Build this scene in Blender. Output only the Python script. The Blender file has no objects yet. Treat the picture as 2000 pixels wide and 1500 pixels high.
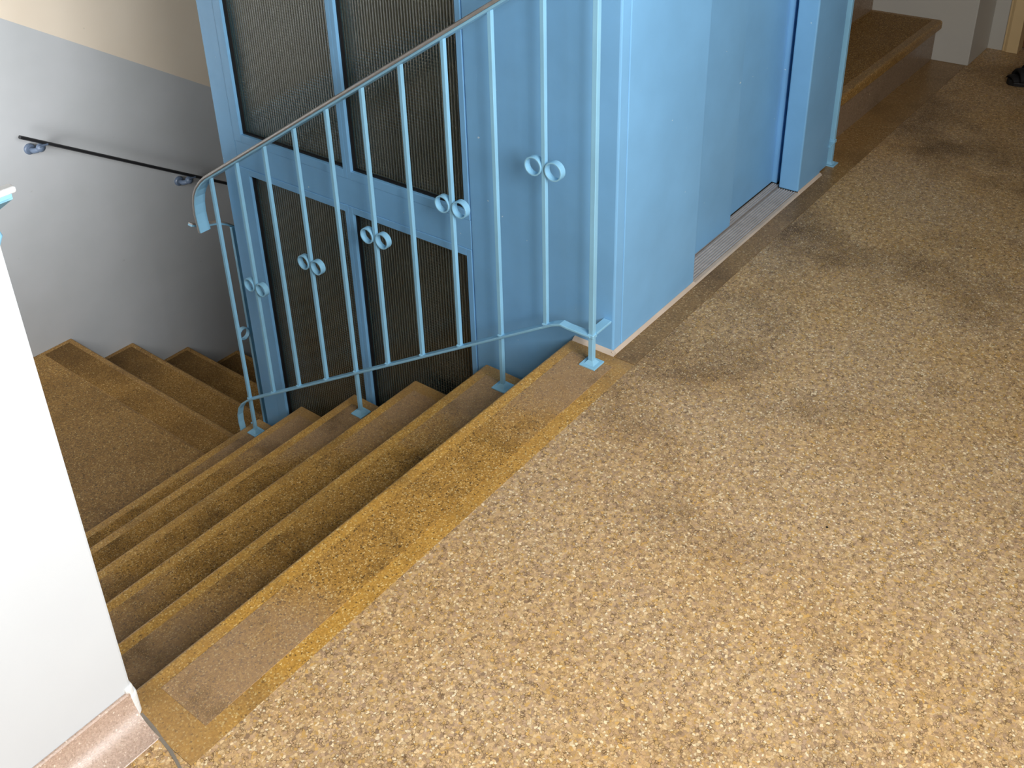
import bpy, bmesh, math, random
from mathutils import Vector, Matrix

# ------------------------------------------------------------------ camera, light, exposure
scene = bpy.context.scene
COL = scene.collection
cam_data = bpy.data.cameras.new('camera')
cam = bpy.data.objects.new('camera', cam_data)
COL.objects.link(cam)
cam.location = (-1.6684, -1.1498, 1.3705)
cam.rotation_euler = (1.08151, 0.02393, -0.91551)
cam_data.sensor_fit = 'HORIZONTAL'
cam_data.sensor_width = 36.0
cam_data.lens = 36.0                       # 2000 px focal length on a 2000 px wide frame
cam_data.shift_y = -297.6 / 2000.0         # lower crop of a taller picture
cam_data.clip_start = 0.02
scene.camera = cam

world = bpy.data.worlds.new('World')
scene.world = world
world.use_nodes = True
world.node_tree.nodes['Background'].inputs['Color'].default_value = (0.75, 0.87, 1.0, 1)
world.node_tree.nodes['Background'].inputs['Strength'].default_value = 0.35


def area(name, loc, rot, sx, sy, power, col):
    d = bpy.data.lights.new(name, 'AREA')
    d.shape = 'RECTANGLE'
    d.size, d.size_y = sx, sy
    d.energy = power
    d.color = col
    o = bpy.data.objects.new(name, d)
    COL.objects.link(o)
    o.location = loc
    o.rotation_euler = rot
    return o


# daylight in the window of the landing (behind the camera) and in the window of the stairwell
area('daylight_landing_window', (-1.22, -1.93, 1.55), (math.radians(80), 0, math.radians(-4)), 1.25, 1.35, 98, (0.97, 0.985, 1.0))
sw = area('daylight_stair_window', (-1.21, 1.95, 0.30), (math.radians(92), 0, math.radians(-55)), 0.8, 1.0, 19, (0.97, 0.985, 1.0))
sw.data.spread = math.radians(125)

scene.view_settings.view_transform = 'Standard'
scene.view_settings.look = 'None'
scene.view_settings.exposure = 0.0
scene.view_settings.gamma = 1.0
scene.view_settings.use_curve_mapping = False


# ------------------------------------------------------------------ helpers
def lin(r, g, b):
    f = lambda c: (c / 255 / 12.92) if c / 255 <= 0.04045 else ((c / 255 + 0.055) / 1.055) ** 2.4
    return (f(r), f(g), f(b), 1.0)


class NT:
    def __init__(self, name):
        self.m = bpy.data.materials.new(name)
        self.m.use_nodes = True
        self.t = self.m.node_tree
        self.b = self.t.nodes['Principled BSDF']
        self.out = self.t.nodes['Material Output']

    def n(self, typ, **kw):
        nd = self.t.nodes.new(typ)
        for k, v in kw.items():
            if k.startswith('i_'):
                key = k[2:]
                key = int(key) if key.isdigit() else key.replace('_', ' ')
                nd.inputs[key].default_value = v
            else:
                setattr(nd, k, v)
        return nd

    def l(self, a, b):
        self.t.links.new(a, b)

    def val(self, op, a, b=None, clamp=False):
        nd = self.n('ShaderNodeMath', operation=op, use_clamp=clamp)
        for i, x in enumerate((a, b)):
            if x is None:
                continue
            if isinstance(x, (int, float)):
                nd.inputs[i].default_value = x
            else:
                self.l(x, nd.inputs[i])
        return nd.outputs[0]

    def mix(self, fac, a, b, blend='MIX'):
        nd = self.n('ShaderNodeMix', data_type='RGBA', blend_type=blend)
        for x, s in ((fac, 'Factor'), (a, 'A'), (b, 'B')):
            ins = [i for i in nd.inputs if i.name == s and (i.type == 'RGBA' if s != 'Factor' else i.type == 'VALUE')][0]
            if isinstance(x, (int, float, tuple)):
                ins.default_value = x
            else:
                self.l(x, ins)
        return [o for o in nd.outputs if o.type == 'RGBA'][0]

    def ramp(self, fac, stops, interp='LINEAR'):
        nd = self.n('ShaderNodeValToRGB')
        cr = nd.color_ramp
        cr.interpolation = interp
        while len(cr.elements) < len(stops):
            cr.elements.new(0.5)
        for e, (p, c) in zip(cr.elements, stops):
            e.position = p
            e.color = c if isinstance(c, tuple) else (c, c, c, 1)
        self.l(fac, nd.inputs[0])
        return nd.outputs[0]

    def pos(self):
        return self.n('ShaderNodeNewGeometry').outputs['Position']

    def noise(self, vec, scale, detail=3.0, rough=0.55):
        nd = self.n('ShaderNodeTexNoise')
        nd.inputs['Scale'].default_value = scale
        nd.inputs['Detail'].default_value = detail
        nd.inputs['Roughness'].default_value = rough
        self.l(vec, nd.inputs['Vector'])
        return nd

    def bump(self, h, strength, dist=0.002):
        nd = self.n('ShaderNodeBump')
        nd.inputs['Strength'].default_value = strength
        nd.inputs['Distance'].default_value = dist
        self.l(h, nd.inputs['Height'])
        self.l(nd.outputs[0], self.b.inputs['Normal'])

    def setc(self, c):
        i = self.b.inputs['Base Color']
        if isinstance(c, tuple):
            i.default_value = c
        else:
            self.l(c, i)

    def setr(self, r):
        i = self.b.inputs['Roughness']
        if isinstance(r, (int, float)):
            i.default_value = r
        else:
            self.l(r, i)


def mat_paint(name, rgb, rough=0.38, var=0.06, bump=0.05, spec=0.5, chips=None):
    a = NT(name)
    p = a.pos()
    n = a.noise(p, 6.0, 4)
    c = lin(*rgb)
    hi = tuple(min(1, v * (1 + var)) for v in c[:3]) + (1,)
    lo = tuple(v * (1 - var) for v in c[:3]) + (1,)
    col = a.ramp(n.outputs['Fac'], [(0.3, lo), (0.7, hi)])
    if chips:
        v = a.noise(p, 70.0, 1)
        k = a.ramp(v.outputs['Fac'], [(0.80, 0.0), (0.82, 1.0)])
        col = a.mix(k, col, lin(*chips))
    a.setc(col)
    a.setr(rough)
    a.b.inputs['Specular IOR Level'].default_value = spec
    a.bump(a.noise(p, 240.0, 2).outputs['Fac'], bump, 0.001)
    return a.m


def mat_terrazzo(name, scale, chips, binder, gap=(0.02, 0.10), binder_amt=0.25, dirt=(60, 48, 34), dirt_amt=0.5,
                 rough=0.42, patch=2.2, bump=0.25, spec=0.4, sparkle=0.0, spark_scale=1.2, spark_col=(238, 220, 176), outline=0.0, worn=None, ends=None, end_at=(0.22, 0.43), end_axis=0, end_mid=-0.605):
    """Stone chips of several colours set in a binder, with worn and dirty patches."""
    a = NT(name)
    p = a.pos()
    wob = a.noise(p, scale * 0.8, 2)
    sub = a.n('ShaderNodeVectorMath', operation='SUBTRACT', i_1=(0.5, 0.5, 0.5))
    a.l(wob.outputs['Color'], sub.inputs[0])
    sc = a.n('ShaderNodeVectorMath', operation='SCALE')
    sc.inputs['Scale'].default_value = 1.3 / scale
    a.l(sub.outputs[0], sc.inputs[0])
    add = a.n('ShaderNodeVectorMath', operation='ADD')
    a.l(p, add.inputs[0]); a.l(sc.outputs[0], add.inputs[1])
    def vor(feature, k):
        v = a.n('ShaderNodeTexVoronoi', feature=feature); v.inputs['Scale'].default_value = k
        a.l(add.outputs[0], v.inputs['Vector'])
        return v
    v1, v2 = vor('F1', scale), vor('DISTANCE_TO_EDGE', scale)
    sep = a.n('ShaderNodeSeparateColor')
    a.l(v1.outputs['Color'], sep.inputs[0])
    stops, acc = [], 0.0
    tot = sum(w for w, _ in chips)
    for w, c in chips:
        stops.append((acc, lin(*c)))
        acc += w / tot
    chipcol = a.ramp(sep.outputs[0], stops, 'CONSTANT')
    fine = a.noise(p, scale * 3.2, 3)
    bl = lin(*binder)
    bindc = a.ramp(fine.outputs['Fac'], [(0.3, tuple(x * 0.72 for x in bl[:3]) + (1,)), (0.7, tuple(min(1, x * 1.3) for x in bl[:3]) + (1,))])
    edge = a.ramp(v2.outputs['Distance'], [(gap[0], 0.0), (gap[1], 1.0)])
    keep = a.ramp(sep.outputs[1], [(binder_amt, 0.0), (binder_amt + 0.01, 1.0)])
    col = a.mix(a.val('MULTIPLY', edge, keep), bindc, chipcol)
    col = a.mix(1.0, col, a.ramp(sep.outputs[2], [(0.0, 0.86), (1.0, 1.12)]), 'MULTIPLY')
    if outline:                                  # dark seams round some of the chips
        k = a.val('MULTIPLY', a.ramp(v2.outputs['Distance'], [(0.02, 1.0), (0.13, 0.0)]), a.ramp(a.noise(p, scale * 0.35, 3).outputs['Fac'], [(0.42, 0.0), (0.62, outline)]))
        col = a.mix(k, col, lin(*dirt))
    if sparkle:                                  # small pale flecks
        v3 = vor('F1', scale * spark_scale)
        s3 = a.n('ShaderNodeSeparateColor'); a.l(v3.outputs['Color'], s3.inputs[0])
        k = a.val('MULTIPLY', a.ramp(s3.outputs[1], [(1 - sparkle, 0.0), (1 - sparkle + 0.01, 1.0)]), a.ramp(v3.outputs['Distance'], [(0.24, 1.0), (0.38, 0.0)]))
        col = a.mix(a.val('MULTIPLY', k, 0.9), col, lin(*spark_col))
    big = a.noise(p, patch, 5, 0.62)
    if worn is not None:                         # stretches polished by feet, a little stronger in colour
        k = a.ramp(a.noise(p, patch * 1.6, 4).outputs['Fac'], [(0.42, 0.0), (0.62, 0.7)])
        col = a.mix(k, col, a.mix(1.0, col, lin(*worn), 'MULTIPLY'))
    if ends is not None:                         # greyer where nobody treads, towards the step ends; lower insets also hold painted shade
        s5 = a.n('ShaderNodeSeparateXYZ'); a.l(p, s5.inputs[0])
        d = a.val('ABSOLUTE', a.val('SUBTRACT', s5.outputs[end_axis], end_mid))
        d = a.val('ADD', d, a.val('MULTIPLY', a.val('SUBTRACT', a.noise(p, 9.0, 4).outputs['Fac'], 0.5), 0.34))
        k = a.ramp(d, [(end_at[0], 0.0), (end_at[1], 0.75)])
        col = a.mix(k, col, a.mix(0.35, lin(*ends), a.mix(0.6, lin(*ends), col)))
    k = a.ramp(big.outputs['Fac'], [(0.51, 0.0), (0.70, dirt_amt)])
    inv = a.val('SUBTRACT', 1.0, a.ramp(v2.outputs['Distance'], [(0.05, 0.0), (0.30, 0.75)]))
    col = a.mix(a.val('MULTIPLY', k, inv), col, lin(*dirt))
    sp = a.n('ShaderNodeTexVoronoi', feature='F1'); sp.inputs['Scale'].default_value = 9.0
    a.l(p, sp.inputs['Vector'])
    s4 = a.n('ShaderNodeSeparateColor'); a.l(sp.outputs['Color'], s4.inputs[0])
    k = a.val('MULTIPLY', a.val('LESS_THAN', sp.outputs['Distance'], 0.022), a.val('GREATER_THAN', s4.outputs[0], 0.7))
    col = a.mix(k, col, lin(30, 25, 22))
    a.setc(col)
    a.setr(a.ramp(big.outputs['Fac'], [(0.3, rough - 0.08), (0.7, rough + 0.14)]))
    a.b.inputs['Specular IOR Level'].default_value = spec
    a.bump(a.mix(0.4, edge, fine.outputs['Fac']), bump, 0.0006)
    return a.m


def mat_plain(name, rgb, rough=0.5, metal=0.0, spec=0.5):
    a = NT(name)
    n = a.noise(a.pos(), 40.0, 4)
    c = lin(*rgb)
    a.setc(a.ramp(n.outputs['Fac'], [(0.3, tuple(v * 0.88 for v in c[:3]) + (1,)), (0.7, tuple(min(1, v * 1.1) for v in c[:3]) + (1,))]))
    a.setr(rough)
    a.b.inputs['Metallic'].default_value = metal
    a.b.inputs['Specular IOR Level'].default_value = spec
    return a.m


def mat_glass():
    a = NT('ribbed_wired_glass')
    p = a.pos()
    s = a.n('ShaderNodeSeparateXYZ'); a.l(p, s.inputs[0])
    hor = a.val('ADD', s.outputs[0], s.outputs[1])
    wv = a.val('ABSOLUTE', a.val('SINE', a.val('MULTIPLY', hor, math.pi / 0.0095)))
    wh = a.val('ABSOLUTE', a.val('SINE', a.val('MULTIPLY', s.outputs[2], math.pi / 0.0085)))
    lv = a.ramp(wv, [(0.0, 1.0), (0.34, 0.0)])
    lh = a.ramp(wh, [(0.0, 1.0), (0.30, 0.0)])
    # the cross wires show in patches only
    pn = a.noise(p, 7.0, 2)
    patch = a.ramp(pn.outputs['Fac'], [(0.44, 0.10), (0.60, 0.9)])
    lines = a.val('MAXIMUM', lv, a.val('MULTIPLY', lh, patch))
    b = a.b
    b.inputs['Base Color'].default_value = lin(200, 202, 190)
    b.inputs['Transmission Weight'].default_value = 1.0
    b.inputs['IOR'].default_value = 1.45
    b.inputs['Roughness'].default_value = 0.10
    a.bump(a.val('ADD', wv, a.val('MULTIPLY', wh, 0.5)), 0.35, 0.002)
    d = a.n('ShaderNodeBsdfDiffuse')
    d.inputs['Color'].default_value = lin(172, 172, 156)
    m = a.n('ShaderNodeMixShader')
    a.l(a.val('MULTIPLY', lines, 0.46), m.inputs[0])
    a.l(b.outputs[0], m.inputs[1]); a.l(d.outputs[0], m.inputs[2])
    a.l(m.outputs[0], a.out.inputs['Surface'])
    return a.m


def mat_far_wall():
    a = NT('two_tone_stair_wall')
    p = a.pos()
    s = a.n('ShaderNodeSeparateXYZ'); a.l(p, s.inputs[0])
    h = a.val('ADD', s.outputs[2], a.val('MULTIPLY', s.outputs[0], 0.62))
    k = a.val('GREATER_THAN', h, 0.398)
    n = a.noise(p, 3.0, 4)
    up = a.ramp(n.outputs['Fac'], [(0.3, lin(226, 212, 192)), (0.7, lin(232, 219, 200))])
    lo = a.ramp(n.outputs['Fac'], [(0.3, lin(186, 189, 190)), (0.7, lin(196, 198, 200))])
    col = a.mix(k, lo, up)
    sc = a.noise(p, 22.0, 2)
    col = a.mix(a.ramp(sc.outputs['Fac'], [(0.74, 0.0), (0.78, 0.25)]), col, lin(120, 118, 112))
    a.setc(col)
    a.setr(0.5)
    a.bump(a.noise(p, 160.0, 2).outputs['Fac'], 0.08, 0.001)
    return a.m


M_FLOOR = mat_terrazzo('landing_terrazzo', 215.0,
                       [(24, (209, 175, 129)), (18, (200, 165, 113)), (12, (217, 187, 143)), (9, (194, 161, 127)), (12, (180, 149, 118)),
                        (5, (152, 125, 98)), (9, (202, 161, 97)), (6, (231, 206, 166))],
                       (190, 156, 114), gap=(0.01, 0.06), binder_amt=0.25, dirt=(98, 74, 48), dirt_amt=1.0, rough=0.40, patch=1.7, spec=0.24,
                       sparkle=0.16, spark_scale=0.8, spark_col=(238, 222, 188), outline=0.95, worn=(255, 246, 224))
FLECK = (236, 206, 142)
STEP = dict(scale=360.0, chips=[(26, (204, 156, 72)), (20, (188, 138, 56)), (12, (214, 172, 94)), (10, (164, 122, 56)), (6, (224, 192, 126)), (5, (124, 92, 48))],
            binder=(188, 140, 64), gap=(0.01, 0.06), binder_amt=0.35, dirt=(96, 70, 36), dirt_amt=0.7, rough=0.34, patch=4.0, sparkle=0.17, spark_scale=0.62, spark_col=FLECK)
M_STEP = mat_terrazzo('worn_yellow_step_terrazzo', ends=(152, 122, 86), end_at=(0.42, 0.60), **STEP)
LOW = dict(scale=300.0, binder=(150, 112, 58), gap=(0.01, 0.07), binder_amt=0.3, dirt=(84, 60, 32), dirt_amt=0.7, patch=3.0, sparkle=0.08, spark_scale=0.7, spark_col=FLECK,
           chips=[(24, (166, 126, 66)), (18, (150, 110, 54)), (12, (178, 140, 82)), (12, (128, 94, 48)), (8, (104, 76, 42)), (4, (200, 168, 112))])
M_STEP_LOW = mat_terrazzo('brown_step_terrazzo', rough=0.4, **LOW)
M_INSET = mat_terrazzo('rough_tread_inset', 360.0,
                       [(22, (202, 154, 74)), (16, (182, 134, 58)), (12, (212, 168, 94)), (12, (144, 106, 54)), (6, (222, 190, 128)), (8, (102, 76, 42))],
                       (178, 132, 62), gap=(0.01, 0.09), binder_amt=0.35, dirt=(80, 60, 34), dirt_amt=0.9, rough=0.6, patch=6.0, bump=0.6, spec=0.2,
                       sparkle=0.17, spark_scale=0.62, spark_col=FLECK, outline=0.5, ends=(164, 138, 114))
M_INSET_LOW = mat_terrazzo('dark_tread_inset', rough=0.6, bump=0.6, spec=0.2, ends=(54, 38, 24), end_at=(0.30, 0.66), end_axis=1, end_mid=1.80, **LOW)  # wall end: dirty unworn tread, with the lower flight's shade painted in
M_INSET_UP = mat_terrazzo('dark_upper_tread_inset', rough=0.6, bump=0.6, spec=0.2, outline=0.6, **{**LOW, 'binder': (134, 100, 56), 'dirt_amt': 0.9})
M_LANDING = mat_terrazzo('half_landing_terrazzo', 230.0,
                         [(24, (170, 130, 66)), (18, (154, 114, 52)), (12, (180, 142, 80)), (12, (134, 100, 50)), (8, (112, 84, 44)), (4, (200, 170, 114))],
                         (152, 112, 56), gap=(0.01, 0.06), binder_amt=0.25, dirt=(92, 66, 32), dirt_amt=0.6, rough=0.42, patch=2.4, outline=0.6, sparkle=0.06, spark_col=FLECK)
M_BORDER = mat_terrazzo('dull_border_terrazzo', 300.0,
                        [(20, (164, 128, 78)), (16, (148, 113, 64)), (12, (178, 142, 94)), (10, (128, 98, 58)), (4, (200, 170, 120))],
                        (150, 114, 66), gap=(0.01, 0.06), binder_amt=0.4, dirt=(76, 54, 28), dirt_amt=0.7, rough=0.28, patch=3.0)
M_RISER = mat_terrazzo('grey_riser_terrazzo', 300.0,
                       [(20, (152, 128, 104)), (16, (138, 114, 92)), (12, (164, 140, 116)), (10, (120, 98, 76)), (4, (184, 160, 130))],
                       (144, 120, 96), gap=(0.01, 0.06), binder_amt=0.4, dirt=(90, 72, 52), dirt_amt=0.6, rough=0.3, patch=3.0)
M_COVE = mat_terrazzo('pale_cove_terrazzo', 520.0,
                      [(20, (188, 162, 144)), (16, (180, 154, 136)), (12, (196, 172, 152)), (10, (170, 144, 124)), (2, (224, 206, 188))],
                      (184, 158, 140), gap=(0.01, 0.05), binder_amt=0.45, dirt=(140, 112, 84), dirt_amt=0.4, rough=0.26, patch=4.0, spec=0.55)
M_BLUE = mat_paint('blue_enamel', (128, 184, 226), 0.34, chips=(206, 226, 238), spec=0.45)
M_BLUE_RAIL = mat_paint('blue_railing_enamel', (146, 200, 228), 0.36, var=0.08, bump=0.12, spec=0.45)
M_BLUE_DARK = mat_paint('dark_blue_bracket_paint', (92, 106, 126), 0.4)
M_WHITE = mat_paint('white_wall_paint', (206, 210, 213), 0.55, var=0.015, bump=0.12)
M_PLASTER = mat_paint('rough_white_plaster', (236, 236, 232), 0.7, var=0.03, bump=0.8)
M_GREYWALL = mat_paint('grey_white_wall_paint', (198, 194, 184), 0.5, var=0.02, bump=0.1)
M_DIM = mat_paint('beige_wall_paint', (138, 130, 118), 0.6, var=0.02, bump=0.1)
M_CREAM = mat_paint('cream_gloss_paint', (226, 196, 146), 0.4, var=0.04)
M_DOORBROWN = mat_paint('brown_door_paint', (120, 82, 48), 0.4)
M_FARWALL = mat_far_wall()
M_CAP = mat_plain('worn_grey_handrail_cap', (164, 158, 152), 0.32, 0.3)
M_ALU = mat_plain('ribbed_aluminium_sill', (196, 188, 182), 0.45, 0.1)
M_BLACK = mat_plain('matte_black', (16, 16, 18), 0.6)
M_SHAFT = mat_plain('dull_shaft_lining', (140, 134, 116), 0.7)
M_MORTAR = mat_paint('pinkish_mortar', (206, 186, 166), 0.75, var=0.12, bump=0.6)
M_GROUT = mat_paint('dark_grey_grout', (132, 122, 108), 0.7, var=0.2, bump=0.6)
M_DARKBAR = mat_plain('dark_painted_rail', (40, 40, 42), 0.4, 0.2)
M_SHOE = mat_plain('black_shoe_fabric', (20, 17, 18), 0.75)
M_SOLE = mat_plain('black_rubber_sole', (26, 24, 24), 0.6)
M_FILL = NT('fill_globe'); M_FILL.b.inputs['Emission Color'].default_value = (1, .9, .7, 1); M_FILL.b.inputs['Emission Strength'].default_value = 2.0; M_FILL = M_FILL.m  # glow of the added fill globe in the shaft
M_GLASS = mat_glass()
M_CLEAR = NT('clear_window_glass')
M_CLEAR.b.inputs['Transmission Weight'].default_value = 1.0
M_CLEAR.b.inputs['Roughness'].default_value = 0.0
M_CLEAR = M_CLEAR.m


class MB:
    """Collects shapes in world coordinates, then links them as one mesh object."""
    def __init__(self):
        self.bm = bmesh.new()

    def box(self, x0, x1, y0, y1, z0, z1, bev=0.0, seg=2):
        r = bmesh.ops.create_cube(self.bm, size=1.0)
        vs = r['verts']
        for v in vs:
            v.co = Vector((x0 + (v.co.x + .5) * (x1 - x0), y0 + (v.co.y + .5) * (y1 - y0), z0 + (v.co.z + .5) * (z1 - z0)))
        if bev:
            es = list({e for v in vs for e in v.link_edges})
            bmesh.ops.bevel(self.bm, geom=es, offset=bev, segments=seg, profile=0.5, affect='EDGES')
        return self

    def poly_prism(self, pts, axis, a0, a1, bev=0.0):
        """pts: outline in the plane normal to axis, extruded from a0 to a1 along axis."""
        def P(p, t):
            return {'x': (t, p[0], p[1]), 'y': (p[0], t, p[1]), 'z': (p[0], p[1], t)}[axis]
        va = [self.bm.verts.new(P(p, a0)) for p in pts]
        vb = [self.bm.verts.new(P(p, a1)) for p in pts]
        n = len(pts)
        fs = [self.bm.faces.new(va), self.bm.faces.new(vb[::-1])]
        for i in range(n):
            fs.append(self.bm.faces.new((va[i], vb[i], vb[(i + 1) % n], va[(i + 1) % n])))
        bmesh.ops.recalc_face_normals(self.bm, faces=fs)
        if bev:
            es = list({e for f in fs for e in f.edges})
            bmesh.ops.bevel(self.bm, geom=es, offset=bev, segments=2, profile=0.5, affect='EDGES')
        return self

    def sweep(self, path, outline):
        """Sweeps a closed outline [(side, up)] along 3D points; side = horizontal, up = normal in the path's vertical plane."""
        rings = []
        n = len(path)
        pv = [Vector(p) for p in path]
        for i, p in enumerate(pv):
            d = (pv[min(i + 1, n - 1)] - pv[max(i - 1, 0)]).normalized()
            if self._side is not None:
                side = self._side
            else:
                side = d.cross(Vector((0, 0, 1))).normalized()
            up = side.cross(d).normalized()
            k = 1.0
            if 0 < i < n - 1:
                d1 = (pv[i] - pv[i - 1]).normalized(); d2 = (pv[i + 1] - pv[i]).normalized()
                c = max(0.3, math.sqrt(max(0.0, (1 + d1.dot(d2)) / 2)))
                k = 1.0 / c
            rings.append([self.bm.verts.new(p + side * a + up * (b * k)) for a, b in outline])
        fs = []
        m = len(outline)
        for r0, r1 in zip(rings, rings[1:]):
            for j in range(m):
                fs.append(self.bm.faces.new((r0[j], r0[(j + 1) % m], r1[(j + 1) % m], r1[j])))
        fs.append(self.bm.faces.new(rings[0][::-1])); fs.append(self.bm.faces.new(rings[-1]))
        bmesh.ops.recalc_face_normals(self.bm, faces=fs)
        return self
    _side = None

    def tube(self, path, r, seg=14):
        out = [(r * math.cos(2 * math.pi * k / seg), r * math.sin(2 * math.pi * k / seg)) for k in range(seg)]
        return self.sweep(path, out)

    def ring(self, c, axis, ro, ri, half, seg=32):
        """A flat-walled ring (short pipe) about axis 'x', 'y' or 'z'."""
        ax = {'x': (Vector((0, 1, 0)), Vector((0, 0, 1)), Vector((1, 0, 0))), 'y': (Vector((1, 0, 0)), Vector((0, 0, 1)), Vector((0, 1, 0))),
              'z': (Vector((1, 0, 0)), Vector((0, 1, 0)), Vector((0, 0, 1)))}[axis]
        c = Vector(c)
        b = 0.0006
        prof = [(ro - b, -half), (ro, -half + b), (ro, half - b), (ro - b, half), (ri + b, half), (ri, half - b), (ri, -half + b), (ri + b, -half)]
        rings = []
        for k in range(seg):
            t = 2 * math.pi * k / seg
            e = ax[0] * math.cos(t) + ax[1] * math.sin(t)
            rings.append([self.bm.verts.new(c + e * r + ax[2] * h) for r, h in prof])
        fs = []
        for k in range(seg):
            r0, r1 = rings[k], rings[(k + 1) % seg]
            for j in range(len(prof)):
                fs.append(self.bm.faces.new((r0[j], r0[(j + 1) % len(prof)], r1[(j + 1) % len(prof)], r1[j])))
        bmesh.ops.recalc_face_normals(self.bm, faces=fs)
        return self

    def lathe(self, c, axis, prof, seg=28):
        """prof: [(radius, height along axis)], open ends closed by caps."""
        ax = {'x': (Vector((0, 1, 0)), Vector((0, 0, 1)), Vector((1, 0, 0))), 'y': (Vector((1, 0, 0)), Vector((0, 0, 1)), Vector((0, 1, 0))),
              'z': (Vector((1, 0, 0)), Vector((0, 1, 0)), Vector((0, 0, 1)))}[axis]
        c = Vector(c)
        rings = []
        for r, h in prof:
            rings.append([self.bm.verts.new(c + ax[0] * (r * math.cos(2 * math.pi * k / seg)) + ax[1] * (r * math.sin(2 * math.pi * k / seg)) + ax[2] * h) for k in range(seg)])
        fs = []
        for r0, r1 in zip(rings, rings[1:]):
            for k in range(seg):
                fs.append(self.bm.faces.new((r0[k], r0[(k + 1) % seg], r1[(k + 1) % seg], r1[k])))
        fs.append(self.bm.faces.new(rings[0][::-1])); fs.append(self.bm.faces.new(rings[-1]))
        bmesh.ops.recalc_face_normals(self.bm, faces=fs)
        return self

    def build(self, name, mat, parent=None, smooth=False):
        root = parent
        off = Vector((0, 0, 0))
        while root is not None:
            off += root.location
            root = root.parent
        for v in self.bm.verts:
            v.co -= off
        me = bpy.data.meshes.new(name)
        self.bm.to_mesh(me)
        self.bm.free()
        me.materials.append(mat)
        if smooth:
            for f in me.polygons:
                f.use_smooth = True
        o = bpy.data.objects.new(name, me)
        COL.objects.link(o)
        o.parent = parent
        return o


def thing(name, loc, label, cat, group=None):
    o = bpy.data.objects.new(name, None)
    COL.objects.link(o)
    o.empty_display_size = 0.05
    o.location = loc
    o['label'] = label
    o['category'] = cat
    if group:
        o['group'] = group
    return o


def struct(o, label=None, cat=None):
    o['kind'] = 'structure'
    if label:
        o['label'] = label
    if cat:
        o['category'] = cat
    return o


def lab(o, label):
    o['label'] = label
    return o


# ------------------------------------------------------------------ dimensions (metres, z = 0 on the landing)
H, T, D0 = 0.165, 0.2649, 0.0156
NOSE0 = 0.004                                   # nosing of the top step
SW = 1.21                                       # width of the flight
def zs(k): return 0.0 if k == 0 else -(H * k + D0)
ZL = -0.9743                                    # half landing
YW = 2.5077                                     # far wall of the stairwell
T2 = 0.2584
EX, EY, EX1, EY1 = 0.0112, -0.113, 1.205, 1.27  # lift tower
ZB, ZC = -2.75, 2.55

# ------------------------------------------------------------------ the setting
m = MB()
m.poly_prism([(-3.4, -2.4), (3.05, -2.4), (3.05, -0.178), (-1.222, -0.178), (-1.222, -0.0), (-3.4, -0.0)], 'z', -0.16, 0.0)
struct(m.build('floor', M_FLOOR), 'tan terrazzo floor of the landing with yellow and white stone chips', 'floor')
m = MB()
m.poly_prism([(0.001, -0.1775), (2.50, -0.1775), (2.50, 0.0), (1.2, 0.0), (1.2, -0.10), (0.001, -0.10)], 'z', -0.05, 0.0004)
struct(m.build('trim_1', M_BORDER), 'dull brown terrazzo border strip along the lift front and first upper riser', 'floor border')

m = MB()
gl = [(-1.2115, -0.045), (-1.2125, -0.060), (-1.2150, -0.085), (-1.2195, -0.11), (-1.2225, -0.135), (-1.2290, -0.16), (-1.2370, -0.192)]
gr = [(x - (0.011 if i < 3 else 0.006) - 0.0022 * math.sin(9 * i * i), y + 0.002) for i, (x, y) in enumerate(gl)]
m.poly_prism(gl + gr[::-1], 'z', -0.01, 0.0008)
struct(m.build('trim_4', M_GROUT), 'dark grey grout joint at the left end of the top step', 'grout joint')
m = MB()                                        # wall at the left of the picture
m.box(-3.4, -1.214, -0.04, 0.10, 0.0, ZC, 0.004)
struct(m.build('wall_left', M_WHITE), 'bright white wall beside the head of the descending stairs', 'wall')
m = MB()                                        # coved skirting at its foot
prof = [(-0.0405, 0.0), (-0.0405, 0.056), (-0.0435, 0.056)]
for k in range(31):
    t = k / 30 * math.pi / 2
    prof.append((-0.102 + 0.056 * math.cos(t), 0.054 - 0.053 * math.sin(t)))
prof.append((-0.103, 0.0))
m.poly_prism(prof, 'x', -3.4, -1.2215)
struct(m.build('baseboard_left', M_COVE), 'pinkish coved terrazzo skirting at the foot of the white wall', 'skirting')
m = MB()                                        # lumpy plaster at the corner of that wall
m.poly_prism([(-1.2255, -0.046), (-1.216, -0.047), (-1.2085, -0.041), (-1.2065, -0.030), (-1.209, 0.0), (-1.22, 0.0), (-1.2255, -0.02)], 'z', 0.0, 0.047, 0.004)
m.poly_prism([(-1.2265, -0.044), (-1.218, -0.045), (-1.2115, -0.040), (-1.2105, -0.026), (-1.213, -0.004), (-1.2265, -0.02)], 'z', 0.03, 0.064, 0.004)
struct(m.build('trim_2', M_PLASTER), 'lump of white plaster at the corner of the white wall', 'plaster')

m = MB()                                        # side wall of the stairwell, with its window opening
for y0, y1, z0, z1 in ((0.10, 1.4, ZB, ZC), (2.42, 2.66, ZB, ZC), (1.4, 2.42, ZB, -0.35), (1.4, 2.42, 0.95, ZC)):
    m.box(-1.40, -1.222, y0, y1, z0, z1)
struct(m.build('wall_stairwell', M_DIM), 'side wall of the stairwell', 'wall')
m = MB()
m.box(-1.222, 2.9, YW, YW + 0.15, ZB, ZC)
struct(m.build('wall_far', M_FARWALL), 'stairwell wall painted grey below a sloping line and cream above', 'wall')
m = MB()                                        # wall right of the ascending stairs
m.box(2.495, 2.77, -0.185, YW, 0.0, ZC, 0.003)
struct(m.build('wall_pier', M_GREYWALL), 'grey pier beside the ascending stairs', 'wall')
m = MB()                                        # corridor end wall with its doorway
m.box(2.77, 2.93, -0.288, -0.10, 0.0, ZC)
m.box(2.77, 2.93, -2.4, -1.20, 0.0, ZC)
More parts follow.
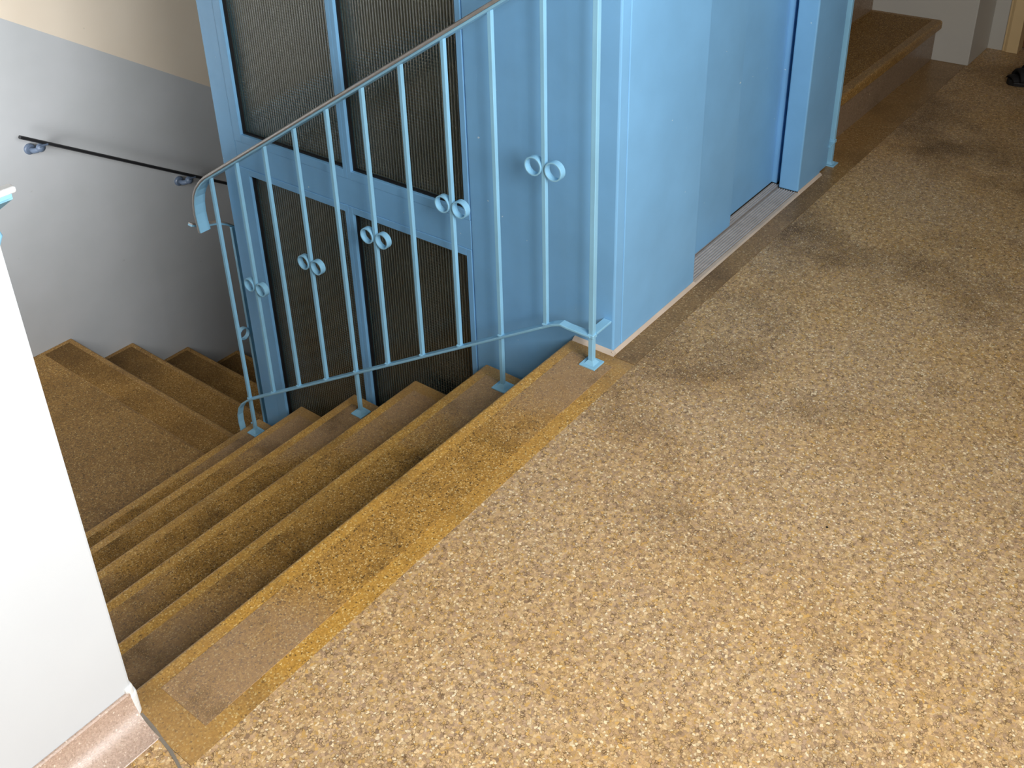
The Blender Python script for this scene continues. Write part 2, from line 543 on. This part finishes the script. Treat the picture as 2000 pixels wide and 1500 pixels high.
m.box(2.77, 2.93, -1.20, -0.288, 2.02, ZC)
struct(m.build('wall_right', M_GREYWALL), 'grey end wall of the corridor around a door', 'wall')
d = MB().box(2.835, 2.875, -1.195, -0.293, 0.005, 2.015, 0.003).build('door_1', M_DOORBROWN)
struct(d, 'brown door at the end of the corridor', 'door')
m = MB()
m.poly_prism([(2.752, -0.304), (2.752, -0.262), (2.757, -0.254), (2.760, -0.252), (2.762, -0.244), (2.7695, -0.243), (2.7695, -0.2885), (2.83, -0.2885), (2.83, -0.304)], 'z', 0.001, 2.07)
m.box(2.752, 2.83, -1.25, -1.185, 0.001, 2.07, 0.004)
m.box(2.752, 2.83, -1.25, -0.243, 2.005, 2.075, 0.004)
m.build('door_casing', M_CREAM, d)
m = MB().lathe((2.835, -1.11, 1.0), 'x', [(0.022, 0), (0.022, -0.008), (0.009, -0.010), (0.009, -0.045)])
m.box(2.78, 2.792, -1.12, -0.99, 0.992, 1.01, 0.004)
m.build('door_handle', M_ALU, d)
m = MB()                                        # wall behind the camera, with the landing's window
for x0, x1, z0, z1 in ((-3.4, -1.92, 0, ZC), (-0.52, 3.05, 0, ZC), (-1.92, -0.52, 0, 0.82), (-1.92, -0.52, 2.32, ZC)):
    m.box(x0, x1, -1.98, -1.86, z0, z1)
struct(m.build('wall_back', M_DIM), 'landing wall with a window', 'wall')
def window(name, p, q, axis):
    """Frame of four bars and a middle mullion in an opening given by two corners."""
    m = MB()
    (x0, y0, z0), (x1, y1, z1) = p, q
    w = 0.05
    if axis == 'y':
        m.box(x0, x0 + w, y0, y1, z0, z1, .004); m.box(x1 - w, x1, y0, y1, z0, z1, .004)
        m.box(x0 + w, x1 - w, y0, y1, z0, z0 + w, .004); m.box(x0 + w, x1 - w, y0, y1, z1 - w, z1, .004)
        m.box((x0 + x1) / 2 - .03, (x0 + x1) / 2 + .03, y0, y1, z0 + w, z1 - w, .004)
    else:
        m.box(x0, x1, y0, y0 + w, z0, z1, .004); m.box(x0, x1, y1 - w, y1, z0, z1, .004)
        m.box(x0, x1, y0 + w, y1 - w, z0, z0 + w, .004); m.box(x0, x1, y0 + w, y1 - w, z1 - w, z1, .004)
        m.box(x0, x1, (y0 + y1) / 2 - .03, (y0 + y1) / 2 + .03, z0 + w, z1 - w, .004)
    return struct(m.build(name, M_WHITE), 'white framed window', 'window')
window('window_1', (-1.92, -1.91, 0.82), (-0.52, -1.87, 2.32), 'y')
window('window_2', (-1.39, 1.4, -0.35), (-1.35, 2.42, 0.95), 'x')
m = MB().box(-3.4, 3.05, -2.4, 2.66, ZC, ZC + 0.1)
struct(m.build('ceiling', M_DIM), 'beige ceiling', 'ceiling')
m = MB().box(-3.5, -3.4, -2.4, 0.1, 0.0, ZC)
struct(m.build('wall_west', M_DIM), 'beige landing wall', 'wall')
m = MB().box(-1.4, 2.9, -0.2, 2.66, ZB - 0.1, ZB)
struct(m.build('floor_below', M_BORDER), 'terrazzo floor of the storey below', 'floor')
m = MB().box(-1.4, EX1, -0.2, -0.17, ZB, -0.161)
m.box(EX1, 2.9, -0.2, -0.17, ZB, -0.161)
struct(m.build('wall_below', M_DIM), 'wall below the landing', 'wall')
m = MB().box(2.77, 2.9, -0.2, YW + 0.1, ZB, 0.0)
struct(m.build('wall_lower', M_DIM), 'wall of the lower stairwell', 'wall')

# ------------------------------------------------------------------ stairs
def tread_profile(front, back, z, th=0.042, r=0.011):
    """Outline (along the going, z) of a slab whose rounded nosing is at `front`; works in either direction."""
    s = 1 if front > back else -1
    pts = [(back, z - th), (back, z)]
    for k in range(6):
        a = math.pi / 2 * (1 - k / 5)
        pts.append((front - s * (r - r * math.cos(a)), z - r + r * math.sin(a)))
    for k in range(4):
        a = -math.pi / 2 * k / 3
        pts.append((front - s * (0.006 - 0.006 * math.cos(a)), z - th + 0.006 + 0.006 * math.sin(a)))
    return pts


INSET_UP = 0.0007
# descending flight from the landing to the half landing
st = thing('staircase', (-SW / 2, 0, 0), 'descending flight of yellow-brown terrazzo steps from the landing down to the left', 'staircase')
for k in range(6):
    f = NOSE0 + k * T
    if k == 5:
        f = 1.309
    back = -0.178 if k == 0 else f - T - 0.004
    z = zs(k)
    tr = MB().poly_prism(tread_profile(f, back, z), 'x', -SW if k else -1.2215, 0.0, 0.0).build('tread', M_STEP, st)
    y0 = f - 0.034
    y1 = -0.142 if k == 0 else f - T - 0.012
    MB().box(-1.168, -0.036, y1, y0, z - 0.003, z + INSET_UP, 0.0004, 1).build('inset', M_INSET, tr)
    zb = (zs(k + 1) if k < 5 else ZL)
    MB().box(-SW, 0.0, f - 0.060, f - 0.026, zb, z - 0.04).build('riser', M_STEP, st)
m = MB()
m.poly_prism([(-0.17, -0.05), (-0.17, -0.161), (0.0, -0.34), (1.16, -1.12), (1.24, -1.12), (1.24, -0.99)] + [(NOSE0 + k * T - 0.065, zs(k + 1) - 0.05) for k in (4, 3, 2, 1, 0)], 'x', -SW, -0.002)
m.build('soffit', M_GREYWALL, st)

# half landing and the flight that goes on down behind the lift
s2 = thing('staircase', (-0.6, 1.9, ZL), 'brown terrazzo winder landing and lower flight along the far grey wall', 'staircase')
for k in range(7):
    f = -0.003 + k * T2
    z = ZL - k * H
    back = f - T2 - 0.004
    ya = 1.245 if k == 0 else 1.315
    nm = 'tread'
    if k == 0:
        MB().box(-1.2215, -0.1465, 1.245, YW - 0.001, z - 0.06, z).build('landing', M_LANDING, s2)
        back = -0.146
    tr = MB().poly_prism(tread_profile(f, back, z), 'y', ya, YW - 0.001, 0.0).build(nm, M_STEP_LOW, s2)
    xb = f - 0.135 if k == 0 else f - T2 - 0.012
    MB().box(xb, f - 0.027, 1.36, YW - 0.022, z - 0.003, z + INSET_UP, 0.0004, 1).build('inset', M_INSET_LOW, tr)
    MB().box(f - 0.060, f - 0.026, 1.315, YW - 0.001, z - H, z - 0.04).build('riser', M_STEP_LOW, s2)
MB().poly_prism([(-1.221, ZL - 0.04), (-1.221, ZL - 0.22), (-0.1, ZL - 0.24), (1.45, ZL - 1.35), (1.55, ZL - 1.35), (1.55, ZL - 6 * H - 0.05)] +
                [(-0.003 + k * T2 - 0.062, ZL - (k + 1) * H - 0.05) for k in (5, 4, 3, 2, 1, 0)], 'y', 1.32, YW - 0.001).build('soffit', M_GREYWALL, s2)

# ascending flight to the right of the lift
s3 = thing('staircase', (1.85, 0, 0), 'dark terrazzo flight going up between the blue lift and the grey pier', 'staircase')
UH = 0.165
for k in range(7):
    z = UH * (k + 1)
    f = -0.062 + k * 0.2649
    tr = MB().poly_prism(tread_profile(f, f + 0.2649 + 0.02, z, 0.036), 'x', 1.212, 2.494, 0.0).build('tread', M_STEP_LOW, s3)
    MB().box(1.255, 2.470, f + 0.036, f + 0.2649 + 0.012, z - 0.003, z + INSET_UP, 0.0004, 1).build('inset', M_INSET_UP, tr)
    MB().box(1.215, 2.494, f + 0.019, f + 0.045, z - UH, z - 0.035).build('riser', M_RISER, s3)
MB().poly_prism([(-0.01, 0.0), (0.30, 0.0), (1.75, 0.80), (1.75, 0.99)] + [(-0.062 + k * 0.2649 + 0.05, UH * k - 0.05) for k in (6, 5, 4, 3, 2, 1)], 'x', 1.215, 2.494).build('soffit', M_GREYWALL, s3)

# ------------------------------------------------------------------ lift tower
el = thing('elevator', (0.6, 0.5, 0), 'sky blue steel lift tower with sliding doors and ribbed glass side', 'elevator')
# glazed side, outer face on X = EX
def xslab(name, y0, y1, z0, z1, x0=EX, x1=EX + 0.04, mat=None, bev=0.0015, parent=el):
    return MB().box(x0, x1, y0, y1, z0, z1, bev).build(name, mat or M_BLUE, parent)
ZT = 2.1
xslab('corner_post', 1.196, EY1, ZB, ZC, x1=EX + 0.075)
xslab('frame_rail', 0.304, 1.196, 0.1405, 0.2225)
xslab('frame_rail', 0.304, 1.196, -1.45, -1.35)
xslab('frame_rail', 0.304, 1.196, ZT, ZC)
xslab('plinth_panel', 0.304, 1.196, ZB, -1.451, x1=EX + 0.02)
for (ya, yb, za, zb) in ((0.742, 1.1625, 0.2475, ZT - 0.026), (0.3205, 0.7125, 0.2475, ZT - 0.026), (0.752, 1.153, -1.324, 0.1195), (0.3205, 0.722, -1.324, 0.1195)):
    left = ya > 0.6
    g = MB().box(EX + 0.018, EX + 0.023, ya - 0.006, yb + 0.006, za - 0.006, zb + 0.006).build('glass_pane', M_GLASS, el)
    oy1 = 1.1955 if left else yb + (0.0145 if za > 0 else 0.0145)
    oy0 = ya - (0.0145 if left else 0.0158)
    oz0, oz1 = za - 0.0245, zb + (0.0205 if za < 0 else 0.025)
    b = MB()
    x0, x1 = EX - 0.0015, EX + 0.030
    b.box(x0, x1, oy0, ya, oz0, oz1, .001); b.box(x0, x1, yb, oy1, oz0, oz1, .001)
    b.box(x0, x1, ya, yb, oz0, za, .001); b.box(x0, x1, ya, yb, zb, oz1, .001)
    b.build('glazing_bead', M_BLUE, g)
    b = MB()
    w, x0, x1 = 0.0045, EX + 0.008, EX + 0.0178
    b.box(x0, x1, ya, ya + w, za, zb); b.box(x0, x1, yb - w, yb, za, zb)
    b.box(x0, x1, ya + w, yb - w, za, za + w); b.box(x0, x1, ya + w, yb - w, zb - w, zb)
    b.build('pane_edge', M_BLACK, g)  # thin black edging round the pane
# solid side panel and front
xslab('side_panel', EY, 0.3035, ZB, ZC, x1=EX + 0.035, bev=0.004)
MB().box(EX + 0.035, 0.394, EY, EY + 0.035, 0.004, ZC, 0.003).build('front_panel', M_BLUE, el)
MB().box(0.366, 0.394, EY + 0.035, -0.049, 0.004, ZC, 0.001).build('door_jamb', M_BLUE, el)
# right jamb: deep reveal facing the doors, broad front, thin cover strip at the edge
MB().box(1.040, EX1, EY, -0.051, 0.004, ZC, 0.004).build('door_jamb', M_BLUE, el)
MB().box(1.0635, EX1, -0.034, 0.035, 0.004, ZC, 0.002).build('inner_jamb', M_BLUE, el)
MB().box(1.105, EX1, -0.0505, -0.0345, 0.004, ZC).build('jamb_shade', M_BLACK, el)  # black strip standing in for the shade beside the right jamb
MB().box(EX1 + 0.0005, EX1 + 0.066, -0.108, -0.06, 0.004, ZC, 0.002).build('cover_strip', M_BLUE, el)
MB().box(EX + 0.03, EX1, EY + 0.001, 0.06, 2.05, ZC, 0.002).build('header', M_BLUE, el)
MB().box(0.375, 0.727, -0.047, -0.0225, 0.0055, 2.06, 0.002).build('door_panel', M_BLUE, el)
MB().box(0.66, 1.0630, -0.019, 0.006, 0.0055, 2.06, 0.002).build('door_panel', M_BLUE, el)
# grooved sill: front plate and rear plate, a running slot between
def sill(y0, y1, n, z):
    pts = [(y0, -0.02), (y0, z)]
    w = (y1 - y0) / n
    for i in range(n):
        a = y0 + i * w
        pts += [(a + w * 0.12, z), (a + w * 0.50, z), (a + w * 0.56, z - 0.0045), (a + w * 0.94, z - 0.0045)]
    pts += [(y1, z), (y1, -0.02)]
    return pts
MB().poly_prism(sill(-0.105, -0.050, 7, 0.004), 'x', 0.395, 1.0395).build('sill', M_ALU, el)
MB().poly_prism(sill(-0.043, -0.0215, 3, 0.004), 'x', 0.395, 1.0620).build('sill', M_ALU, el)
MB().box(0.395, 1.06, -0.0495, -0.0435, -0.02, -0.006).build('sill_slot', M_BLACK, el)
# remaining sides of the tower
MB().box(EX1 - 0.03, EX1, 0.036, EY1, ZB, ZC, 0.002).build('far_panel', M_SHAFT, el)
MB().box(EX + 0.04, EX1, 0.06, 0.075, 0.0, ZC).build('shaft_lining', M_SHAFT, el)
MB().box(EX + 0.04, EX1, EY + 0.04, 0.075, ZB, -0.02).build('shaft_lining', M_SHAFT, el)
# rear frame with its own blue rail and panes, seen through the ribbed glass
def yslab(name, x0, x1, z0, z1, mat=M_BLUE):
    return MB().box(x0, x1, EY1 - 0.04, EY1, z0, z1, 0.0015).build(name, mat, el)
yslab('frame_rail', EX + 0.076, EX1 - 0.031, 0.11, 0.25)
yslab('frame_rail', EX + 0.076, EX1 - 0.031, -1.45, -1.35)
yslab('mullion', 0.58, 0.63, 0.2505, ZC)
yslab('mullion', 0.58, 0.63, -1.3495, 0.1095)
for x0, x1, z0, z1 in ((EX + 0.0765, 0.5795, 0.2505, ZC - .01), (0.6305, EX1 - 0.031, 0.2505, ZC - .01), (EX + 0.0765, 0.5795, -1.3495, 0.1095), (0.6305, EX1 - 0.031, -1.3495, 0.1095)):
    MB().box(x0, x1, EY1 - 0.025, EY1 - 0.020, z0, z1).build('glass_pane', M_GLASS, el)
MB().box(EX + 0.076, EX1 - 0.031, EY1 - 0.03, EY1, ZB, -1.451).build('plinth_panel', M_BLUE, el)
# added fill globe and point light, unseen, to brighten the shaft glass
lp = MB().lathe((0.62, 0.62, ZC - 0.02), 'z', [(0.02, 0.0), (0.06, -0.01), (0.075, -0.05), (0.06, -0.09), (0.02, -0.105)]).build('shaft_fill_globe', M_FILL, el, True)
pl = bpy.data.lights.new('shaft_fill_light', 'POINT'); pl.energy = 5; pl.color = (1.0, 0.96, 0.88); pl.shadow_soft_size = 0.08
po = bpy.data.objects.new('shaft_fill_light', pl); COL.objects.link(po); po.location = (0.62, 0.62, ZC - 0.25)
# guide rail in the shaft
MB().box(1.10, 1.165, 0.62, 0.68, ZB, ZC, .002).build('guide_rail', M_BLACK, el)

# mortar bead round the foot of the tower
m = MB()
m.poly_prism([(EY - 0.0005, 0.0), (EY - 0.0005, 0.008), (EY - 0.0035, 0.0065), (EY - 0.0085, 0.0008)], 'x', 0.0035, 0.394)
m.poly_prism([(EY - 0.0005, 0.0), (EY - 0.0005, 0.008), (EY - 0.0035, 0.0065), (EY - 0.0085, 0.0008)], 'x', 1.040, EX1)
m.poly_prism([(EY - 0.0005, 0.0), (EY + 0.006, 0.0030), (EY - 0.0035, 0.0034), (EY - 0.0085, 0.0008)], 'x', 0.394, 1.040)
m.poly_prism([(-0.0005, 0.0008), (0.004, 0.005), (EX - 0.0005, 0.0085), (EX - 0.0005, -0.03), (0.0005, -0.03)], 'y', EY - 0.0085, -0.006)
struct(m.build('trim_3', M_MORTAR), 'pale mortar bead around the foot of the blue lift', 'mortar bead')

# ------------------------------------------------------------------ main balustrade
XB = -0.0531
S2_ = 0.0052
def zt(y): return 0.1048 - 0.6185 * (y - 1.2578)          # underside of the handrail
def zbt(y): return 0.0604 - 0.6195 * (y - 0.0306)         # top of the bottom rail
rl = thing('stair_railing', (XB, 0.57, -0.4), 'light blue steel balustrade with ring ornaments beside the descending steps', 'railing')
YB = [0.0312 + 0.1357 * k for k in range(10)]

def flat_path(side):
    return side

def sweep_x(path_yz, x, outline, name, mat, parent, smooth=False):
    m = MB(); m._side = Vector((1, 0, 0))
    m.sweep([(x, y, z) for y, z in path_yz], outline)
    return m.build(name, mat, parent, smooth)

def rect(hw, a, b, r=0.0012):
    return [(-hw + r, a), (hw - r, a), (hw, a + r), (hw, b - r), (hw - r, b), (-hw + r, b), (-hw, b - r), (-hw, a + r)]

top_path = [(-0.0965, 0.9095), (-0.03, 0.9095), (-0.0144, 0.9045), (0.0, zt(0.0))]
top_path += [(y, zt(y)) for y in (0.3, 0.6, 0.9, 1.1, 1.2578)]
top_path += [(1.284, 0.0835), (1.306, 0.060), (1.322, 0.034), (1.331, 0.003), (1.334, -0.03), (1.332, -0.06), (1.327, -0.090)]
# path runs downhill: with side = +X the normal (side x direction) points up and outwards
hr = sweep_x(top_path, XB, rect(0.019, 0.0, 0.006), 'handrail', M_BLUE_RAIL, rl)
lab(sweep_x(top_path, XB, [(-0.0195, 0.0062), (0.0195, 0.0062), (0.0205, 0.009), (0.0195, 0.013), (0.014, 0.0155), (-0.014, 0.0155), (-0.0195, 0.013), (-0.0205, 0.009)], 'handrail_cap', M_CAP, hr), 'worn grey cap on the blue handrail')
MB().box(XB, EX - 0.001, -0.1155, -0.0775, 0.9095, 0.9155, .001).build('wall_tie', M_BLUE_RAIL, rl)

bot_path = [(-0.0965, 0.0815), (-0.035, 0.0815), (-0.0144, 0.0835)] + [(y, zbt(y)) for y in (0.01, 0.3, 0.6, 0.9, 1.2, 1.245)]
bot_path += [(1.272, -0.712), (1.296, -0.733), (1.316, -0.760), (1.328, -0.792), (1.331, -0.825), (1.328, -0.86), (1.320, -0.885)]
sweep_x(bot_path, XB, rect(0.011, -0.006, 0.0), 'bottom_rail', M_BLUE_RAIL, rl)
m = MB(); m._side = Vector((0, 1, 0))
m.sweep([(XB + 0.004, -0.0965, 0.0815), (EX - 0.001, -0.0965, 0.0815)], rect(0.011, -0.006, 0.0))
m.build('wall_tie', M_BLUE_RAIL, rl)

def foot_plate(post, x, y, z):
    m = MB().box(x - 0.021, x + 0.021, y - 0.021, y + 0.021, z, z + 0.004, 0.001)
    w, t = 0.0125, 0.0058
    vs = []
    for (s, h) in ((w, z + 0.004), (t, z + 0.013)):
        vs.append([m.bm.verts.new((x + a * s, y + b * s, h)) for a, b in ((-1, -1), (1, -1), (1, 1), (-1, 1))])
    for i in range(4):
        m.bm.faces.new((vs[0][i], vs[0][(i + 1) % 4], vs[1][(i + 1) % 4], vs[1][i]))
    m.bm.faces.new(vs[1])
    m.build('foot_plate', M_BLUE_RAIL, post)

for k, y in enumerate(YB):
    post = {1: 1, 5: 3, 9: 5}.get(k)
    z0 = zbt(y) - 0.003 if post is None else zs(post)
    b = MB().box(XB - S2_, XB + S2_, y - S2_, y + S2_, z0, zt(y) + 0.003, 0.0008, 1)
    # weld bead on the bottom rail
    b.box(XB - 0.008, XB + 0.008, y - 0.0075, y + 0.0075, zbt(y) - 0.002, zbt(y) + 0.004, 0.0015, 1)
    o = b.build('baluster' if post is None else 'post', M_BLUE_RAIL, rl)
    if post is not None:
        foot_plate(o, XB, y, zs(post) + INSET_UP)
    if k % 2 == 0:
        zc = 0.457 - 0.6225 * (y - 0.0312)
        for s in (-1, 1):
            MB().ring((XB, y + s * (S2_ + 0.0215), zc + 0.001), 'x', 0.0222, 0.0187, 0.0085).build('ring_ornament', M_BLUE_RAIL, rl)
yp = -0.0965
b = MB().box(XB - 0.0062, XB + 0.0062, yp - 0.0062, yp + 0.0062, 0.0, 0.912, 0.0008, 1)
b.box(XB - 0.0085, XB + 0.0085, yp - 0.0085, yp + 0.0085, 0.0735, 0.0835, 0.0015, 1)
o = b.build('post', M_BLUE_RAIL, rl)
foot_plate(o, XB, yp, INSET_UP)

# ------------------------------------------------------------------ balustrade of the lower flight, behind
r2 = thing('stair_railing', (0.08, 1.385, ZL), 'second blue balustrade starting behind the lift corner on the lower flight', 'railing')
Y2 = 1.385
def z2t(x): return -0.150 - 0.62 * (x - 0.085)
m = MB(); m._side = Vector((0, -1, 0))
m.sweep([(-0.066, Y2, -0.078), (-0.04, Y2, -0.092), (0.0, Y2, -0.104), (0.03, Y2, -0.112), (0.06, Y2, -0.128), (0.1, Y2, z2t(0.1)), (0.7, Y2, z2t(0.7)), (1.3, Y2, z2t(1.3))], rect(0.010, -0.006, 0.0))
hr2 = m.build('handrail', M_BLUE_RAIL, r2)
m = MB(); m._side = Vector((0, -1, 0))
m.sweep([(-0.066, Y2, -0.078), (-0.04, Y2, -0.092), (0.0, Y2, -0.104), (0.03, Y2, -0.112), (0.06, Y2, -0.128), (0.1, Y2, z2t(0.1)), (0.7, Y2, z2t(0.7)), (1.3, Y2, z2t(1.3))], rect(0.0105, 0.0002, 0.004))
m.build('handrail_cap', M_CAP, hr2)
m = MB(); m._side = Vector((0, -1, 0))
m.sweep([(0.03, Y2, z2t(0.03) - 0.80), (1.3, Y2, z2t(1.3) - 0.80)], rect(0.011, -0.006, 0.0))
m.build('bottom_rail', M_BLUE_RAIL, r2)
for k in range(9):
    x = 0.083 + 0.1325 * k
    step = int((x + 0.003) // T2) + 1
    z0 = ZL - step * H if k % 4 == 0 else z2t(x) - 0.803
    o = MB().box(x - 0.006, x + 0.006, Y2 - 0.006, Y2 + 0.006, z0, z2t(x) - 0.003, 0.0008, 1).build('post' if k % 4 == 0 else 'baluster', M_BLUE_RAIL, r2)
    if k % 4 == 0:
        foot_plate(o, x, Y2, z0 + INSET_UP)
    if k % 2 == 0:
        for s in ((-1,) if k == 0 else (-1, 1)):
            MB().ring((x + s * 0.0275, Y2, z2t(x) - 0.40), 'y', 0.0222, 0.0187, 0.0085).build('ring_ornament', M_BLUE_RAIL, r2)

# ------------------------------------------------------------------ balustrade of the ascending flight
r3 = thing('stair_railing', (1.30, 0.1, 0), 'third blue balustrade post and rails against the far edge of the lift', 'railing')
XU = 1.298
b = MB().box(XU - 0.0075, XU + 0.0075, -0.1145, -0.0995, 0.0, 0.95, 0.0008, 1)
b.box(XU - 0.010, XU + 0.010, -0.117, -0.097, 0.0745, 0.086, 0.0015, 1)
o = b.build('post', M_BLUE_RAIL, r3)
foot_plate(o, XU, -0.107, 0.0004)
m = MB(); m._side = Vector((0, 1, 0))
m.sweep([(XU, -0.107, 0.083), (EX1 + 0.060, -0.106, 0.075)], rect(0.010, -0.006, 0.0))
m.build('wall_tie', M_BLUE_RAIL, r3)
up_path = [(1.1, 0.083 + 0.62 * 1.12 + 0.12), (0.3, 0.083 + 0.62 * 0.32 + 0.12), (-0.03, 0.19), (-0.05, 0.12), (-0.07, 0.085), (-0.107, 0.083)]
sweep_x(up_path, XU, rect(0.010, -0.006, 0.0), 'bottom_rail', M_BLUE_RAIL, r3)
up_top = [(1.1, 0.95 + 0.62 * 1.12), (0.0, 0.95 + 0.62 * 0.02), (-0.05, 0.953), (-0.12, 0.953)]
h3 = sweep_x(up_top, XU, rect(0.019, -0.006, 0.0), 'handrail', M_BLUE_RAIL, r3)
sweep_x(up_top, XU, rect(0.0195, 0.0002, 0.009), 'handrail_cap', M_CAP, h3)
for k in range(8):
    y = 0.03 + 0.1357 * k
    zlow = 0.203 + 0.62 * (y + 0.02)
    MB().box(XU - S2_, XU + S2_, y - S2_, y + S2_, zlow - 0.004, 0.95 + 0.62 * (y + 0.02) - 0.004, 0.0008, 1).build('baluster', M_BLUE_RAIL, r3)

# ------------------------------------------------------------------ handrail fixed to the far wall
wr = thing('wall_handrail', (0.4, YW, -0.31), 'slim dark handrail on rosette brackets sloping down the far grey wall', 'handrail')
YR = YW - 0.058
def zw(x): return -0.0541 - 0.6115 * (x + 0.0206)
m = MB(); m._side = Vector((0, -1, 0))
m.sweep([(-0.022, YR, zw(-0.022)), (1.9, YR, zw(1.9))], [(-0.009, -0.004), (-0.004, -0.007), (0.004, -0.007), (0.009, -0.004), (0.009, 0.003), (0.004, 0.006), (-0.004, 0.006), (-0.009, 0.003)])
m.build('rail', M_DARKBAR, wr)
for x in (0.0275, 0.628, 1.2285):
    zc = zw(x + 0.03) - 0.030
    br = MB().tube([(x, YW - 0.012, zc), (x + 0.003, YW - 0.028, zc - 0.003), (x + 0.010, YW - 0.042, zc + 0.001), (x + 0.018, YR + 0.006, zc + 0.008)], 0.0105).build('bracket', M_BLUE_DARK, wr, True)
    MB().lathe((x, YW, zc), 'y', [(0.0215, 0.0), (0.0215, -0.007), (0.018, -0.012), (0.010, -0.014)]).build('rosette', M_BLUE_DARK, br)
    k = MB()
    k.lathe((x + 0.020, YR + 0.010, zc + 0.010), 'y', [(0.006, 0.010), (0.014, 0.007), (0.0175, 0.0), (0.0165, -0.010), (0.011, -0.017), (0.003, -0.0195)], 20)
    k.build('knuckle', M_BLUE_DARK, br, True)
    MB().box(x + 0.008, x + 0.046, YR - 0.010, YR + 0.010, zw(x + 0.034) - 0.012, zw(x + 0.034) - 0.003, 0.003).build('saddle', M_BLUE_DARK, br)

# ------------------------------------------------------------------ handrail on the near side of the flight, mostly out of the picture
nr = thing('wall_handrail', (-1.15, 0.2, 0.7), 'blue handrail with pale top ending beside the white wall', 'handrail')
XN = -1.122
zn = lambda y: 0.795 - 0.62 * (y - 0.1455)
m = MB()
pth = [(y, zn(y) - 0.008) for y in (0.156, 0.6, 1.1)]
sweep_x(pth, XN, rect(0.019, -0.006, 0.0), 'rail', M_BLUE_RAIL, nr)
m = MB().box(-1.2215, XN + 0.0135, 0.140, 0.153, 0.783, 0.7895, 0.001)
ret = m.build('rail_return', M_BLUE_RAIL, nr)
lab(MB().box(-1.2215, XN + 0.020, 0.137, 0.156, 0.7897, 0.799, 0.003).build('rail_cap', mat_plain('pale_handrail_cap', (226, 226, 224), 0.4), ret), 'pale cap on top')
m = MB(); m.tube([(-1.2225, 0.2245, 0.66), (-1.165, 0.2245, 0.66), (-1.125, 0.2245, 0.672), (-1.110, 0.2245, 0.70), (-1.110, 0.2245, zn(0.2245) - 0.012)], 0.009)
m.build('bracket', M_BLUE_RAIL, nr, True)

# ------------------------------------------------------------------ black shoe at the corridor's end
sh = thing('shoe', (2.44, -0.46, 0), 'black strapped shoe lying on the floor near the corridor door', 'shoe')
ux, uy = 0.609, -0.793                       # heel direction
def sp(a, b, z):                             # a along the shoe from the toe, b across
    return (2.364 + ux * a - uy * b, -0.368 + uy * a + ux * b, z)
def halfw(a): return 0.018 + 0.030 * math.sin(min(1, a / 0.09) * math.pi / 2) - (0.008 if a > 0.14 else 0) * min(1, (a - 0.14) / 0.06 if a > 0.14 else 0)
m = MB()
A = [0.0, 0.012, 0.03, 0.06, 0.09, 0.13, 0.17, 0.21, 0.24, 0.25]
rings = []
for i, a in enumerate(A):
    w = halfw(a) * (0.55 if i in (0, len(A) - 1) else 1)
    rings.append([m.bm.verts.new(sp(a, b, z)) for b, z in ((-w, 0.001), (w, 0.001), (w * 1.04, 0.012), (w * 0.95, 0.022), (-w * 0.95, 0.022), (-w * 1.04, 0.012))])
fs = []
for r0, r1 in zip(rings, rings[1:]):
    for j in range(6):
        fs.append(m.bm.faces.new((r0[j], r0[(j + 1) % 6], r1[(j + 1) % 6], r1[j])))
fs += [m.bm.faces.new(rings[0][::-1]), m.bm.faces.new(rings[-1])]
bmesh.ops.recalc_face_normals(m.bm, faces=fs)
m.build('sole', M_SOLE, sh)
def strap(a0, a1, hgt, thick, name):
    m = MB()
    n = 14
    cols = []
    for i in range(n + 1):
        t = math.pi * i / n
        sec = []
        am = (a0 + a1) / 2
        w = halfw(am) * 1.02
        for q in range(8):
            f = 2 * math.pi * q / 8
            a = am + (a1 - a0) / 2 * math.cos(f)
            r = thick * 0.5 * math.sin(f)
            sec.append(m.bm.verts.new(sp(a, -math.cos(t) * (w + r * 0.6), 0.018 + math.sin(t) * (hgt + r))))
        cols.append(sec)
    fs = []
    for c0, c1 in zip(cols, cols[1:]):
        for q in range(8):
            fs.append(m.bm.faces.new((c0[q], c0[(q + 1) % 8], c1[(q + 1) % 8], c1[q])))
    fs += [m.bm.faces.new(cols[0][::-1]), m.bm.faces.new(cols[-1])]
    bmesh.ops.recalc_face_normals(m.bm, faces=fs)
    m.build(name, M_SHOE, sh, True)
strap(0.004, 0.040, 0.012, 0.016, 'toe_band')
strap(0.026, 0.062, 0.036, 0.018, 'strap')
strap(0.060, 0.120, 0.058, 0.020, 'strap')
strap(0.130, 0.235, 0.062, 0.020, 'heel_cup')
